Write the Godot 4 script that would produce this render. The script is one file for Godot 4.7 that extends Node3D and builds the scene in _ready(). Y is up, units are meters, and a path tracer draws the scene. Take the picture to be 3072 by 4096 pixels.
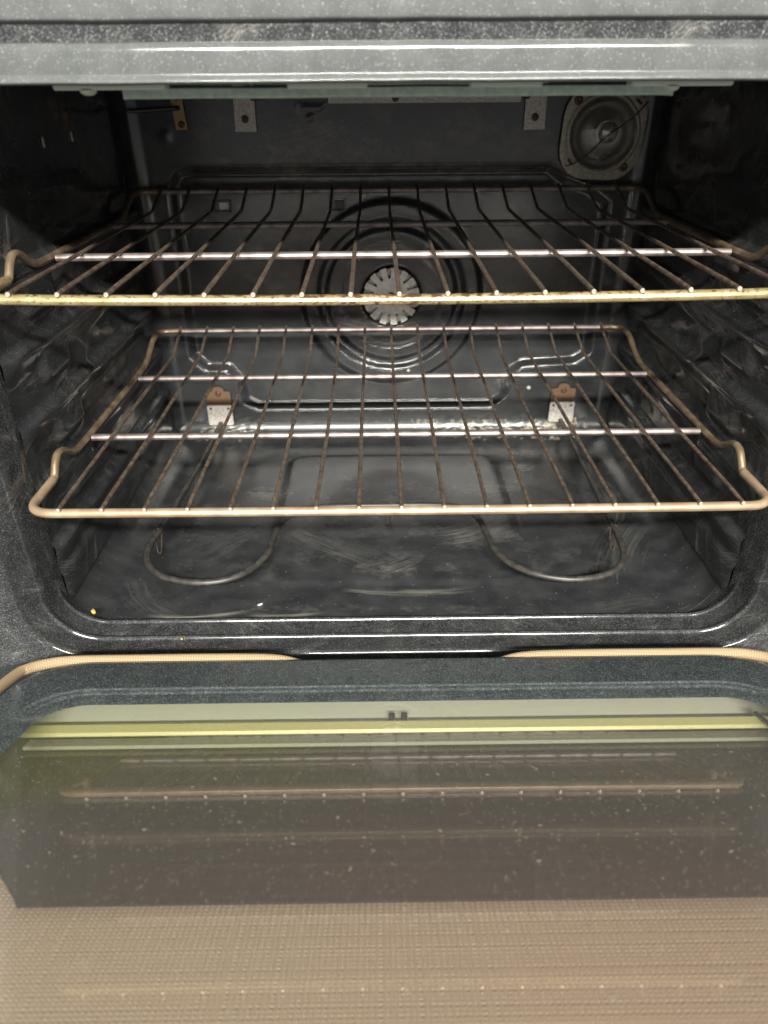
extends Node3D
# Inside of a kitchen oven, door pulled open. Units metres; y = 0 is the lower rack, z = 0 its front rail, +z towards the room.

var rng := RandomNumberGenerator.new()
var noise := FastNoiseLite.new()
var M := {}
const PITCH := 0.0344          # spacing of the rack wires
const TILT := 0.349            # the door stands 20 degrees short of level
const DOOR_AT := Vector3(0, -0.117, 0.043)

# ------------------------------------------------------------------ mesh helpers
func commit(v: PackedVector3Array, idx: PackedInt32Array, uv := PackedVector2Array(), flip := false) -> ArrayMesh:
	var n := PackedVector3Array()
	n.resize(v.size())
	if flip:
		for i in range(0, idx.size(), 3):
			var t := idx[i]
			idx[i] = idx[i + 1]
			idx[i + 1] = t
	for i in range(0, idx.size(), 3):
		var f := (v[idx[i + 2]] - v[idx[i]]).cross(v[idx[i + 1]] - v[idx[i]])
		for k in 3:
			n[idx[i + k]] += f
	for i in n.size():
		n[i] = n[i].normalized()
	var a := []
	a.resize(Mesh.ARRAY_MAX)
	a[Mesh.ARRAY_VERTEX] = v
	a[Mesh.ARRAY_NORMAL] = n
	if uv.size() == v.size():
		a[Mesh.ARRAY_TEX_UV] = uv
	a[Mesh.ARRAY_INDEX] = idx
	var m := ArrayMesh.new()
	m.add_surface_from_arrays(Mesh.PRIMITIVE_TRIANGLES, a)
	return m

func sheet(rows: Array, closed := false, flip := false, uvs := []) -> ArrayMesh:
	# rows of equal numbers of points, joined into one smooth surface
	var v := PackedVector3Array()
	var uv := PackedVector2Array()
	var idx := PackedInt32Array()
	var w: int = rows[0].size()
	for r in rows.size():
		v.append_array(PackedVector3Array(rows[r]))
		if uvs:
			uv.append_array(PackedVector2Array(uvs[r]))
	for r in rows.size() - 1:
		for c in (w if closed else w - 1):
			var a := r * w + c
			var b := r * w + (c + 1) % w
			idx.append_array([a, b, a + w, b, b + w, a + w])
	return commit(v, idx, uv, flip)

func tube(path: Array, radius: float, sides := 10, closed := false) -> ArrayMesh:
	var v := PackedVector3Array()
	var uv := PackedVector2Array()
	var idx := PackedInt32Array()
	var count := path.size()
	var side := Vector3.ZERO
	var along := 0.0
	for i in count:
		var before: Vector3 = path[(i - 1 + count) % count] if closed or i > 0 else path[i]
		var after: Vector3 = path[(i + 1) % count] if closed or i < count - 1 else path[i]
		var t := (after - before).normalized()
		if i == 0:
			side = t.cross(Vector3.UP if absf(t.y) < 0.9 else Vector3.RIGHT).normalized()
		else:
			side = (side - t * side.dot(t)).normalized()
			along += path[i].distance_to(path[i - 1])
		var up := t.cross(side)
		for k in sides + 1:
			var a := TAU * k / sides
			v.append(path[i] + (side * cos(a) + up * sin(a)) * radius)
			uv.append(Vector2(along, float(k) / sides))
	var w := sides + 1
	for i in (count if closed else count - 1):
		for k in sides:
			var a := i * w + k
			var b := ((i + 1) % count) * w + k
			idx.append_array([a, b, a + 1, a + 1, b, b + 1])
	if not closed:
		for e in [0, count - 1]:
			var c := v.size()
			v.append(path[e])
			uv.append(Vector2(0, 0))
			var ring := v.size()
			for k in w:
				v.append(v[e * w + k])
				uv.append(Vector2(0, 0))
			for k in sides:
				if e == 0:
					idx.append_array([c, ring + k, ring + k + 1])
				else:
					idx.append_array([c, ring + k + 1, ring + k])
	return commit(v, idx, uv)

func smooth_path(p: Array, steps := 8, closed := false) -> Array:
	var out := []
	var n := p.size()
	for i in (n if closed else n - 1):
		var a: Vector3 = p[(i - 1 + n) % n] if closed or i > 0 else p[0]
		var b: Vector3 = p[i]
		var c: Vector3 = p[(i + 1) % n]
		var d: Vector3 = p[(i + 2) % n] if closed or i < n - 2 else p[n - 1]
		for s in steps:
			out.append(b.cubic_interpolate(c, a, d, float(s) / steps))
	if not closed:
		out.append(p[n - 1])
	return out

func fillet(p: Array, radii: Array, steps := 6) -> Array:
	# a polyline whose inner corners are rounded
	var out := [p[0]]
	for i in range(1, p.size() - 1):
		var r: float = radii[i]
		var a: Vector3 = (p[i - 1] - p[i]).normalized()
		var b: Vector3 = (p[i + 1] - p[i]).normalized()
		var from: Vector3 = p[i] + a * minf(r, p[i].distance_to(p[i - 1]) * 0.49)
		var to: Vector3 = p[i] + b * minf(r, p[i].distance_to(p[i + 1]) * 0.49)
		for s in steps + 1:
			var t := float(s) / steps
			out.append(from.lerp(p[i], t).lerp(p[i].lerp(to, t), t))
	out.append(p[p.size() - 1])
	return out

func box(size: Vector3, bevel := 0.0008) -> ArrayMesh:
	# a box with chamfered edges
	var b := minf(bevel, minf(size.x, minf(size.y, size.z)) * 0.4)
	var h := size / 2
	var st := SurfaceTool.new()
	st.begin(Mesh.PRIMITIVE_TRIANGLES)
	st.set_smooth_group(-1)
	var corner := func(sx, sy, sz, axis):
		var c := Vector3(sx * (h.x - b), sy * (h.y - b), sz * (h.z - b))
		c[axis] += Vector3(sx, sy, sz)[axis] * b
		return c
	var quad := func(a: Vector3, b2: Vector3, c: Vector3, d: Vector3):
		var m := (a + b2 + c + d) / 4
		var f := [a, b2, c, a, c, d]
		if (c - a).cross(b2 - a).dot(m) < 0:
			f = [a, c, b2, a, d, c]
		for q in f:
			st.add_vertex(q)
	for axis in 3:
		var u := (axis + 1) % 3
		var w := (axis + 2) % 3
		for s in [-1, 1]:
			var pts := []
			for k in [[-1, -1], [1, -1], [1, 1], [-1, 1]]:
				var sg := [0, 0, 0]
				sg[axis] = s; sg[u] = k[0]; sg[w] = k[1]
				pts.append(corner.call(sg[0], sg[1], sg[2], axis))
			quad.call(pts[0], pts[1], pts[2], pts[3])
		for su in [-1, 1]:
			for sw in [-1, 1]:
				var pts := []
				for k in [[-1, u], [1, u], [1, w], [-1, w]]:
					var sg := [0, 0, 0]
					sg[axis] = k[0]; sg[u] = su; sg[w] = sw
					pts.append(corner.call(sg[0], sg[1], sg[2], k[1]))
				quad.call(pts[0], pts[1], pts[2], pts[3])
	for sx in [-1, 1]:
		for sy in [-1, 1]:
			for sz in [-1, 1]:
				var a: Vector3 = corner.call(sx, sy, sz, 0)
				var c: Vector3 = corner.call(sx, sy, sz, 1)
				var d: Vector3 = corner.call(sx, sy, sz, 2)
				quad.call(a, c, d, d)
	st.generate_normals()
	return st.commit()

func slab(outline: PackedVector2Array, depth: float) -> ArrayMesh:
	# a flat plate cut to an outline in x and y, its face at z = depth and its back at z = 0
	var tri := Geometry2D.triangulate_polygon(outline)
	var v := PackedVector3Array()
	var idx := PackedInt32Array()
	var n := outline.size()
	var b := minf(0.0006, depth * 0.4)
	var middle := Vector2.ZERO
	for p in outline:
		middle += p / n
	for p in outline:
		v.append(Vector3(p.x, p.y, depth))
	for i in range(0, tri.size(), 3):
		var a := outline[tri[i]]
		if (outline[tri[i + 1]] - a).cross(outline[tri[i + 2]] - a) > 0:
			idx.append_array([tri[i], tri[i + 2], tri[i + 1]])
		else:
			idx.append_array([tri[i], tri[i + 1], tri[i + 2]])
	var cw := Geometry2D.is_polygon_clockwise(outline)
	for i in n:
		var p := outline[i]
		var q := outline[(i + 1) % n]
		var s := v.size()
		v.append_array([Vector3(p.x, p.y, depth), Vector3(q.x, q.y, depth), Vector3(q.x, q.y, 0), Vector3(p.x, p.y, 0)])
		if cw:
			idx.append_array([s, s + 2, s + 1, s, s + 3, s + 2])
		else:
			idx.append_array([s, s + 1, s + 2, s, s + 2, s + 3])
	return commit(v, idx)

func lathe(profile: Array, sides := 40, arc_uv := false) -> ArrayMesh:
	# profile points (radius, z) turned about z
	var rows := []
	for p in profile:
		var row := []
		for k in sides:
			var a := TAU * k / sides
			row.append(Vector3(cos(a) * p.x, sin(a) * p.x, p.y))
		rows.append(row)
	return sheet(rows, true, true)

func round_rect(hw: float, y0: float, y1: float, r: float, per := 8) -> Array:
	var out := []
	for c in [[hw - r, y1 - r, 0.0], [-hw + r, y1 - r, PI / 2], [-hw + r, y0 + r, PI], [hw - r, y0 + r, PI * 1.5]]:
		for k in per + 1:
			var a: float = c[2] + PI / 2 * k / per
			out.append(Vector2(c[0] + cos(a) * r, c[1] + sin(a) * r))
	return out

# ------------------------------------------------------------------ scene helpers
func part(called: String, mesh: Mesh, mat: Material, parent: Node3D, at := Vector3.ZERO, turn := Vector3.ZERO, label := "") -> MeshInstance3D:
	var o := MeshInstance3D.new()
	o.name = called
	o.mesh = mesh
	o.material_override = mat
	parent.add_child(o, true)
	o.position = at
	o.rotation = turn
	if label:
		o.set_meta("label", label)
	return o

func holder(called: String, parent: Node3D, at := Vector3.ZERO, turn := Vector3.ZERO) -> Node3D:
	var o := Node3D.new()
	o.name = called
	parent.add_child(o, true)
	o.position = at
	o.rotation = turn
	return o

func tag(o: Node, label: String, category: String, group := "", kind := "") -> void:
	o.set_meta("label", label)
	o.set_meta("category", category)
	if group:
		o.set_meta("group", group)
	if kind:
		o.set_meta("kind", kind)

# ------------------------------------------------------------------ textures and materials
func lin(r: float, g: float, b: float) -> Color:
	return Color(r, g, b).linear_to_srgb()

func blot(im: Image, x: int, y: int, c: Color, a: float) -> void:
	var w := im.get_width()
	var h := im.get_height()
	x = posmod(x, w)
	y = posmod(y, h)
	im.set_pixel(x, y, im.get_pixel(x, y).lerp(c, a))

func blot_in(im: Image, x: int, y: int, c: Color, a: float) -> void:
	if x >= 0 and y >= 0 and x < im.get_width() and y < im.get_height():
		im.set_pixel(x, y, im.get_pixel(x, y).lerp(c, a))

func mottle(im: Image, dark: Color, light: Color, freq: float, seed_: int) -> void:
	noise.seed = seed_
	noise.frequency = freq
	noise.fractal_octaves = 5
	var g := noise.get_seamless_image(im.get_width(), im.get_height())
	for y in im.get_height():
		for x in im.get_width():
			im.set_pixel(x, y, dark.lerp(light, g.get_pixel(x, y).r))

func specks(im: Image, count: int, c: Color, most: float) -> void:
	for i in count:
		var x := rng.randi_range(0, im.get_width() - 1)
		var y := rng.randi_range(0, im.get_height() - 1)
		var a := rng.randf_range(0.15, most)
		blot(im, x, y, c, a)
		if rng.randf() < 0.25:
			blot(im, x + 1, y, c, a * 0.8)
			blot(im, x, y + 1, c, a * 0.7)
			if rng.randf() < 0.35:
				blot(im, x + 1, y + 1, c, a)
				blot(im, x + 2, y, c, a * 0.6)
				blot(im, x + 2, y + 1, c, a * 0.6)

func wipe(im: Image, x: float, y: float, long: float, wide: float, angle: float, lines: int, c: Color, strength: float, wrap := false) -> void:
	# dried streaks left by a wiping cloth: thin parallel lines that bend together
	var bend := rng.randf_range(-0.5, 0.5)
	for i in lines:
		var off := rng.randfn(0.0, 0.35) * wide
		var start := rng.randf_range(-0.5, 0.25) * long
		var reach := rng.randf_range(0.15, 0.6) * long
		var a := strength * rng.randf_range(0.2, 1.0)
		var n := int(reach)
		for k in n:
			var t := float(k) / n
			var s := start + reach * t
			var lat := off + bend * s * s / long * 0.8
			var px := x + cos(angle) * s - sin(angle) * lat
			var py := y + sin(angle) * s + cos(angle) * lat
			var al := a * sin(PI * t) * rng.randf_range(0.5, 1.0)
			for d in [Vector2i(0, 0), Vector2i(0, 1), Vector2i(1, 0), Vector2i(1, 1), Vector2i(0, 2)]:
				if wrap:
					blot(im, int(px) + d.x, int(py) + d.y, c, al * 0.32)
				else:
					blot_in(im, int(px) + d.x, int(py) + d.y, c, al * 0.32)

func patch(im: Image, x: float, y: float, rx: float, ry: float, c: Color, strength: float, seed_: int, grain := 0.03) -> void:
	# a residue with a ragged outline and a grain
	noise.seed = seed_
	noise.frequency = grain
	noise.fractal_octaves = 5
	for j in range(int(y - ry), int(y + ry)):
		for i in range(int(x - rx), int(x + rx)):
			var d := Vector2((i - x) / rx, (j - y) / ry).length()
			var k := noise.get_noise_2d(i, j) * 1.6 + 0.55 - d
			if k > 0.0:
				blot_in(im, i, j, c, minf(k * 3.0, 1.0) * strength * (0.65 + noise.get_noise_2d(i * 4.0, j * 4.0)))

func tex(im: Image) -> ImageTexture:
	return ImageTexture.create_from_image(im)

func mat(called: String, c: Color, rough: float, metal := 0.0) -> StandardMaterial3D:
	var m := StandardMaterial3D.new()
	m.resource_name = called
	m.albedo_color = c
	m.roughness = rough
	m.metallic = metal
	return m

func tri(m: StandardMaterial3D, albedo: Texture2D, scale: float, world := true) -> StandardMaterial3D:
	m.albedo_texture = albedo
	m.albedo_color = Color.WHITE
	m.uv1_triplanar = true
	m.uv1_world_triplanar = world
	m.uv1_scale = Vector3.ONE * scale
	return m

func enamel_image(dark: Color, light: Color, many: int, smears: int, seed_: int) -> Image:
	var im := Image.create(1024, 1024, false, Image.FORMAT_RGB8)
	rng.seed = seed_
	mottle(im, dark, light, 0.01, seed_)
	for i in smears:
		wipe(im, rng.randf() * 1024, rng.randf() * 1024, rng.randf_range(80, 320), rng.randf_range(15, 60), rng.randf_range(-1.2, 1.2), rng.randi_range(15, 50), lin(0.40, 0.36, 0.305), rng.randf_range(0.15, 0.55), true)
	specks(im, many, lin(0.50, 0.53, 0.53), 0.75)
	return im

func floor_px(x: float, z: float) -> Vector2:
	return Vector2((x + 0.317) / 0.634 * 1024, (0.035 - z) / 0.5 * 1024)

func wall_px(x: float, y: float) -> Vector2:
	return Vector2((x + 0.317) / 0.634 * 1024, (0.325 - y) / 0.475 * 1024)

func make_materials() -> void:
	noise.noise_type = FastNoiseLite.TYPE_SIMPLEX
	# roughness grain shared by the enamel
	var rg := Image.create(512, 512, false, Image.FORMAT_RGB8)
	mottle(rg, Color(0.05, 0.05, 0.05), Color(0.24, 0.24, 0.24), 0.012, 5)
	var rough := tex(rg)
	var worn := tri(mat("worn_speckled_enamel", Color.WHITE, 1.0), tex(enamel_image(lin(0.015, 0.0165, 0.018), lin(0.036, 0.038, 0.040), 9000, 110, 11)), 3.2)
	worn.roughness_texture = rough
	M.worn = worn
	var frame := tri(mat("speckled_enamel", Color.WHITE, 1.0), tex(enamel_image(lin(0.015, 0.0165, 0.018), lin(0.036, 0.038, 0.040), 90000, 90, 12)), 4.0)
	frame.roughness_texture = rough
	M.frame = frame
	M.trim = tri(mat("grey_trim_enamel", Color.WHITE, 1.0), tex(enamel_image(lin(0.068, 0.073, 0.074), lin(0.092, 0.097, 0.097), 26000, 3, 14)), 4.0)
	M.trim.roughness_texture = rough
	var clean := tri(mat("door_enamel", Color.WHITE, 0.16), tex(enamel_image(lin(0.026, 0.033, 0.035), lin(0.046, 0.056, 0.058), 120000, 6, 13)), 4.0, false)
	M.door = clean
	# cavity floor with its wiping marks
	var fl := Image.create(1024, 1024, false, Image.FORMAT_RGB8)
	rng.seed = 21
	mottle(fl, lin(0.015, 0.0165, 0.018), lin(0.036, 0.038, 0.040), 0.012, 21)
	var ash := lin(0.30, 0.28, 0.25)
	for s in [[0.17, -0.36, 60, 50, 0.3, 90, 0.5], [0.13, -0.30, 120, 55, 0.15, 90, 0.35], [-0.16, -0.29, 130, 50, -0.2, 80, 0.3], [0.09, -0.19, 170, 60, 0.5, 110, 0.45], [-0.08, -0.17, 200, 45, -0.7, 80, 0.3], [0.0, -0.13, 90, 40, 0.6, 70, 0.42], [0.03, -0.085, 120, 16, 0.0, 60, 0.35], [-0.02, -0.085, 160, 14, -0.1, 60, 0.3], [-0.20, -0.17, 180, 60, 0.9, 60, 0.22], [0.24, -0.15, 240, 50, 1.2, 90, 0.3], [0.27, -0.24, 260, 30, 1.35, 70, 0.32], [-0.20, -0.05, 160, 10, 0.05, 60, 0.4], [-0.12, -0.05, 120, 8, 0.0, 40, 0.4], [0.22, -0.06, 120, 40, 0.3, 50, 0.2], [-0.26, -0.08, 160, 40, -1.0, 50, 0.22]]:
		var p := floor_px(s[0], s[1])
		wipe(fl, p.x, p.y, s[2], s[3], s[4], s[5] * 2, ash, s[6] * 0.8)
	for s in [[-0.275, -0.02, 160, 60, -0.5, 120, 0.55], [0.28, -0.03, 190, 60, 0.6, 120, 0.4], [0.0, -0.018, 620, 6, 0.0, 60, 0.4], [-0.15, -0.018, 420, 6, 0.0, 50, 0.45]]:
		var p := floor_px(s[0], s[1])
		wipe(fl, p.x, p.y, s[2], s[3], s[4], s[5], lin(0.36, 0.31, 0.25), s[6])
	for s in [[0.17, -0.455, 170, 26, 0.75, 1], [0.24, -0.458, 80, 36, 0.8, 2], [0.06, -0.462, 110, 10, 0.55, 3], [-0.235, -0.455, 75, 22, 0.6, 4], [0.19, -0.40, 60, 30, 0.25, 5], [-0.16, -0.30, 60, 26, 0.16, 6], [0.115, -0.36, 44, 30, 0.22, 7], [0.11, -0.29, 70, 30, 0.14, 8]]:
		var p := floor_px(s[0], s[1])
		patch(fl, p.x, p.y, s[2], s[3], lin(0.34, 0.30, 0.22), s[4], s[5])
	for s in [[0.09, -0.19, 120, 60, 0.20, 31], [-0.06, -0.15, 150, 60, 0.14, 32], [0.0, -0.12, 110, 30, 0.2, 33], [-0.17, -0.13, 120, 60, 0.10, 34], [0.19, -0.14, 120, 80, 0.12, 35], [0.25, -0.28, 50, 150, 0.16, 36], [-0.25, -0.26, 50, 140, 0.10, 37], [0.0, -0.30, 160, 70, 0.12, 38], [-0.02, -0.06, 300, 18, 0.16, 39]]:
		var p := floor_px(s[0], s[1])
		patch(fl, p.x, p.y, s[2], s[3], lin(0.22, 0.205, 0.18), s[4], s[5], 0.011)
	specks(fl, 2600, lin(0.45, 0.46, 0.46), 0.6)
	for i in 2600:                                   # the flecks of the enamel show on the front sill
		var q := floor_px(rng.randf_range(-0.31, 0.31), rng.randf_range(-0.05, 0.03))
		blot_in(fl, int(q.x), int(q.y), lin(0.55, 0.58, 0.58), rng.randf_range(0.3, 0.9))
	var floor_m := mat("oven_floor_enamel", Color.WHITE, 0.27)
	floor_m.albedo_texture = tex(fl)
	M.floor = floor_m
	# back wall, smoky brown towards the lamp with splashes
	var bw := Image.create(1024, 1024, false, Image.FORMAT_RGB8)
	rng.seed = 31
	mottle(bw, lin(0.015, 0.0165, 0.018), lin(0.036, 0.038, 0.040), 0.008, 31)
	for s in [[-0.12, 0.24, 90, 40, 0.1, 1], [-0.09, 0.225, 130, 60, 0.12, 2], [0.07, 0.235, 90, 60, 0.10, 3], [0.15, 0.225, 70, 60, 0.12, 4], [-0.16, 0.13, 90, 60, 0.10, 5], [0.14, 0.11, 90, 90, 0.08, 6], [0.05, 0.075, 40, 50, 0.10, 7], [-0.03, 0.08, 40, 40, 0.10, 8]]:
		var p := wall_px(s[0], s[1])
		patch(bw, p.x, p.y, s[2], s[3], lin(0.17, 0.145, 0.12), s[4] * 2.0, s[5], 0.014)
	for s in [[-0.09, 0.24, 260, 110, 0.34, 61], [0.10, 0.24, 240, 110, 0.30, 62], [-0.16, 0.11, 150, 160, 0.22, 63], [0.16, 0.09, 150, 170, 0.20, 64], [0.0, 0.05, 110, 150, 0.18, 65], [0.0, -0.075, 330, 50, 0.14, 66]]:
		var p := wall_px(s[0], s[1])
		patch(bw, p.x, p.y, s[2], s[3], lin(0.105, 0.078, 0.060), s[4] * 1.7, s[5], 0.006)
	for s in [[-0.10, 0.235, 170, 60, -0.35, 90, 0.22], [0.13, 0.225, 120, 60, 1.2, 60, 0.16], [-0.05, 0.015, 90, 40, 0.3, 80, 0.5], [0.03, -0.06, 300, 30, 0.0, 60, 0.1], [-0.14, 0.12, 200, 60, 1.4, 60, 0.12], [0.15, 0.08, 220, 80, 1.5, 60, 0.12], [0.16, -0.07, 40, 24, 1.2, 60, 0.6]]:
		var p := wall_px(s[0], s[1])
		wipe(bw, p.x, p.y, s[2], s[3], s[4], s[5], lin(0.34, 0.31, 0.27), s[6])
	for i in 160:                                    # burnt splashes
		var p := wall_px(rng.randfn(-0.10, 0.05), rng.randfn(0.245, 0.022))
		var r := rng.randf_range(0.8, 3.0)
		for j in range(-3, 4):
			for k in range(-3, 4):
				if Vector2(j, k).length() < r:
					blot_in(bw, int(p.x) + j, int(p.y) + k, lin(0.004, 0.004, 0.004), 0.7)
	specks(bw, 6000, lin(0.3, 0.3, 0.3), 0.4)
	for s in [[0.003, -0.052, 4], [0.025, -0.052, 3], [0.197, -0.078, 4]]:
		var p := wall_px(s[0], s[1])
		for j in range(-5, 6):
			for k in range(-6, 7):
				if Vector2(j, k * 0.8).length() < s[2] + rng.randf():
					blot_in(bw, int(p.x) + j, int(p.y) + k, lin(0.6, 0.55, 0.48), 0.85)
	var back_m := mat("oven_back_enamel", Color.WHITE, 0.19)
	back_m.albedo_texture = tex(bw)
	M.back = back_m
	# steels
	var rust := Image.create(512, 512, false, Image.FORMAT_RGB8)
	rng.seed = 41
	mottle(rust, lin(0.07, 0.048, 0.035), lin(0.40, 0.315, 0.245), 0.022, 41)
	specks(rust, 2500, lin(0.02, 0.014, 0.01), 0.9)
	specks(rust, 700, lin(0.5, 0.42, 0.36), 0.8)
	M.wire = tri(mat("tarnished_wire", Color.WHITE, 0.40, 0.65), tex(rust), 9.0, false)
	# straw coloured front rail of the upper rack, laid out along its length (u) and round it (v), burnt near the middle of its top
	var cream := Image.create(2048, 64, false, Image.FORMAT_RGB8)
	mottle(cream, lin(0.29, 0.225, 0.11), lin(0.46, 0.39, 0.22), 0.012, 42)
	noise.fractal_octaves = 4
	for y in 64:
		for x in 2048:
			noise.seed = 421
			noise.frequency = 0.03
			var v := y / 64.0
			var up := clampf(1.0 - absf(v - 0.80) / 0.14, 0.0, 1.0)
			var mid := clampf(1.0 - absf(x - 1010.0) / 470.0, 0.0, 1.0)
			var n := noise.get_noise_2d(x, y * 2.2)
			var k := n * 1.3 + up * 0.55 + mid * 0.75 - 0.95
			if k > 0.0:
				cream.set_pixel(x, y, cream.get_pixel(x, y).lerp(lin(0.11, 0.055, 0.03), clampf(k * 5.0, 0.0, 0.9)))
			if noise.get_noise_2d(x * 2.5 + 900.0, y * 4.0) > 0.52 - mid * 0.12:
				cream.set_pixel(x, y, lin(0.10, 0.055, 0.03))
	M.rail = mat("straw_coloured_rail", Color.WHITE, 0.30, 0.5)
	M.rail.albedo_texture = tex(cream)
	M.rail.uv1_scale = Vector3(1.0 / 0.70, 1, 1)
	var pink := Image.create(512, 512, false, Image.FORMAT_RGB8)
	mottle(pink, lin(0.27, 0.19, 0.125), lin(0.46, 0.355, 0.245), 0.012, 43)
	specks(pink, 900, lin(0.12, 0.07, 0.05), 0.9)
	M.rail_low = tri(mat("pale_rail", Color.WHITE, 0.33, 0.4), tex(pink), 7.0, false)
	var grey := Image.create(512, 512, false, Image.FORMAT_RGB8)
	mottle(grey, lin(0.13, 0.105, 0.098), lin(0.36, 0.315, 0.31), 0.016, 44)
	specks(grey, 900, lin(0.10, 0.06, 0.05), 0.8)
	M.bar = tri(mat("steel_bar", Color.WHITE, 0.5, 0.7), tex(grey), 6.0, false)
	var side := Image.create(512, 512, false, Image.FORMAT_RGB8)
	mottle(side, lin(0.10, 0.07, 0.045), lin(0.38, 0.30, 0.19), 0.014, 45)
	specks(side, 1500, lin(0.02, 0.014, 0.01), 0.9)
	M.side = tri(mat("browned_side_rail", Color.WHITE, 0.4, 0.5), tex(side), 6.0, false)
	var tipm := mat("cut_wire_end", lin(0.42, 0.35, 0.29), 0.4, 0.4)
	M.tip = tipm
	var zinc := Image.create(256, 256, false, Image.FORMAT_RGB8)
	mottle(zinc, lin(0.30, 0.285, 0.26), lin(0.62, 0.595, 0.555), 0.05, 46)
	specks(zinc, 900, lin(0.12, 0.10, 0.08), 0.8)
	M.zinc = tri(mat("galvanised_steel", Color.WHITE, 0.45, 0.15), tex(zinc), 14.0, false)
	var cast := Image.create(256, 256, false, Image.FORMAT_RGB8)
	mottle(cast, lin(0.55, 0.53, 0.49), lin(0.86, 0.84, 0.80), 0.04, 49)
	specks(cast, 500, lin(0.25, 0.2, 0.15), 0.7)
	M.aluminium = tri(mat("cast_aluminium", Color.WHITE, 0.5, 0.15), tex(cast), 9.0, false)
	var trim := Image.create(256, 256, false, Image.FORMAT_RGB8)
	mottle(trim, lin(0.26, 0.34, 0.28), lin(0.46, 0.55, 0.47), 0.05, 47)
	M.green = tri(mat("bounce_tinted_steel", Color.WHITE, 0.45, 0.1), tex(trim), 10.0, false)  # green light bounced off the door glass is put into this colour
	M.pale = mat("pale_tab", lin(0.48, 0.52, 0.44), 0.5, 0.1)
	M.copper = mat("brown_bracket", lin(0.16, 0.095, 0.055), 0.5, 0.4)
	M.brass = mat("brass_bracket", lin(0.30, 0.19, 0.09), 0.45, 0.5)
	M.screw = mat("rusty_screw", lin(0.09, 0.055, 0.04), 0.5, 0.5)
	M.dark_wire_and_slot = mat("dark_steel_and_slot_shade", lin(0.035, 0.03, 0.028), 0.45, 0.4)
	var el := Image.create(256, 256, false, Image.FORMAT_RGB8)
	mottle(el, lin(0.012, 0.0115, 0.011), lin(0.06, 0.056, 0.05), 0.03, 48)
	specks(el, 500, lin(0.4, 0.38, 0.34), 0.8)
	M.element = tri(mat("heating_rod", Color.WHITE, 0.42), tex(el), 10.0, false)
	M.dome = mat("lamp_glass", Color(0.45, 0.43, 0.38, 0.07), 0.02)
	M.dome.transparency = BaseMaterial3D.TRANSPARENCY_ALPHA
	M.lamp_plate = tri(mat("lamp_steel", Color.WHITE, 0.5, 0.2), tex(zinc), 12.0, false)
	M.lamp_plate.albedo_color = Color(0.88, 0.87, 0.83)
	M.reflector = mat("lamp_reflector", lin(0.46, 0.45, 0.42), 0.22, 0.85)
	# braided rope
	var br := Image.create(64, 64, false, Image.FORMAT_RGB8)
	var bh := Image.create(64, 64, false, Image.FORMAT_RGB8)
	for y in 64:
		for x in 64:
			var s := -1.0 if (y / 16) % 2 == 0 else 1.0
			var k := 0.5 + 0.5 * cos(TAU * (x / 16.0 + s * y / 32.0))
			var e := 0.5 + 0.5 * cos(TAU * (y % 16 - 8) / 16.0)
			var h := clampf(k * 0.7 + e * 0.5, 0.0, 1.0)
			br.set_pixel(x, y, lin(0.16, 0.11, 0.06).lerp(lin(0.46, 0.345, 0.21), h))
			bh.set_pixel(x, y, Color(h, h, h))
	M.rope = mat("braided_rope", Color.WHITE, 0.8)
	M.rope.albedo_texture = tex(br)
	M.rope.uv1_scale = Vector3(120, 5, 1)
	M.rope.heightmap_enabled = true
	M.rope.heightmap_texture = tex(bh)
	M.rope.heightmap_scale = 0.06
	# door glass and what lies in the door
	M.glass = mat("door_glass", Color(0.6, 0.58, 0.53, 0.03), 0.0)
	M.glass.transparency = BaseMaterial3D.TRANSPARENCY_ALPHA
	M.glass.metallic_specular = 0.5
	M.coating = mat("heat_reflecting_coating", Color.WHITE, 0.0, 0.17)
	M.coating.vertex_color_use_as_albedo = true
	M.coating.albedo_color = Color(1, 1, 1, 0)
	M.coating.transparency = BaseMaterial3D.TRANSPARENCY_ALPHA
	M.glass_low = mat("middle_glass", Color(0.5, 0.48, 0.40, 0.04), 0.0)
	M.glass_low.transparency = BaseMaterial3D.TRANSPARENCY_ALPHA
	M.yellow = mat("yellow_spacer", lin(0.62, 0.60, 0.26), 0.4, 0.1)
	M.mint = mat("pale_green_spacer", lin(0.72, 0.75, 0.58), 0.4, 0.1)
	M.plate = mat("dark_plate", lin(0.030, 0.026, 0.025), 0.6)
	M.screen = mat("beige_mesh", lin(0.78, 0.62, 0.435), 0.7)
	M.backing = mat("beige_backing", lin(0.44, 0.32, 0.215), 0.8)
	M.dust = mat("lint", lin(0.21, 0.19, 0.155), 0.9)
	M.shell = mat("range_shell", lin(0.25, 0.25, 0.25), 0.5)
	M.crumb = mat("golden_crumb", lin(0.62, 0.38, 0.10), 0.7)
	M.white_crumb = mat("pale_crumb", lin(0.65, 0.62, 0.55), 0.8)

# ------------------------------------------------------------------ cavity
func sd_poly(p: Vector2, poly: PackedVector2Array) -> float:
	var d := 1e9
	var n := poly.size()
	for i in n:
		d = minf(d, p.distance_to(Geometry2D.get_closest_point_to_segment(p, poly[i], poly[(i + 1) % n])))
	return d if Geometry2D.is_point_in_polygon(p, poly) else -d

func cove(d: float, r: float) -> float:
	return 0.0 if d >= r else r - sqrt(maxf(r * r - (r - d) * (r - d), 0.0))

func stations(a: float, b: float, step: float, ends: float) -> Array:
	# positions from a to b, packed closer within ends of both
	var out := [a]
	var x := a
	while x < b - 1e-6:
		var near := minf(x - a, b - x)
		x += step if near > ends else maxf(step * 0.18, step * near / ends * 0.8)
		out.append(minf(x, b))
	return out

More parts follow.
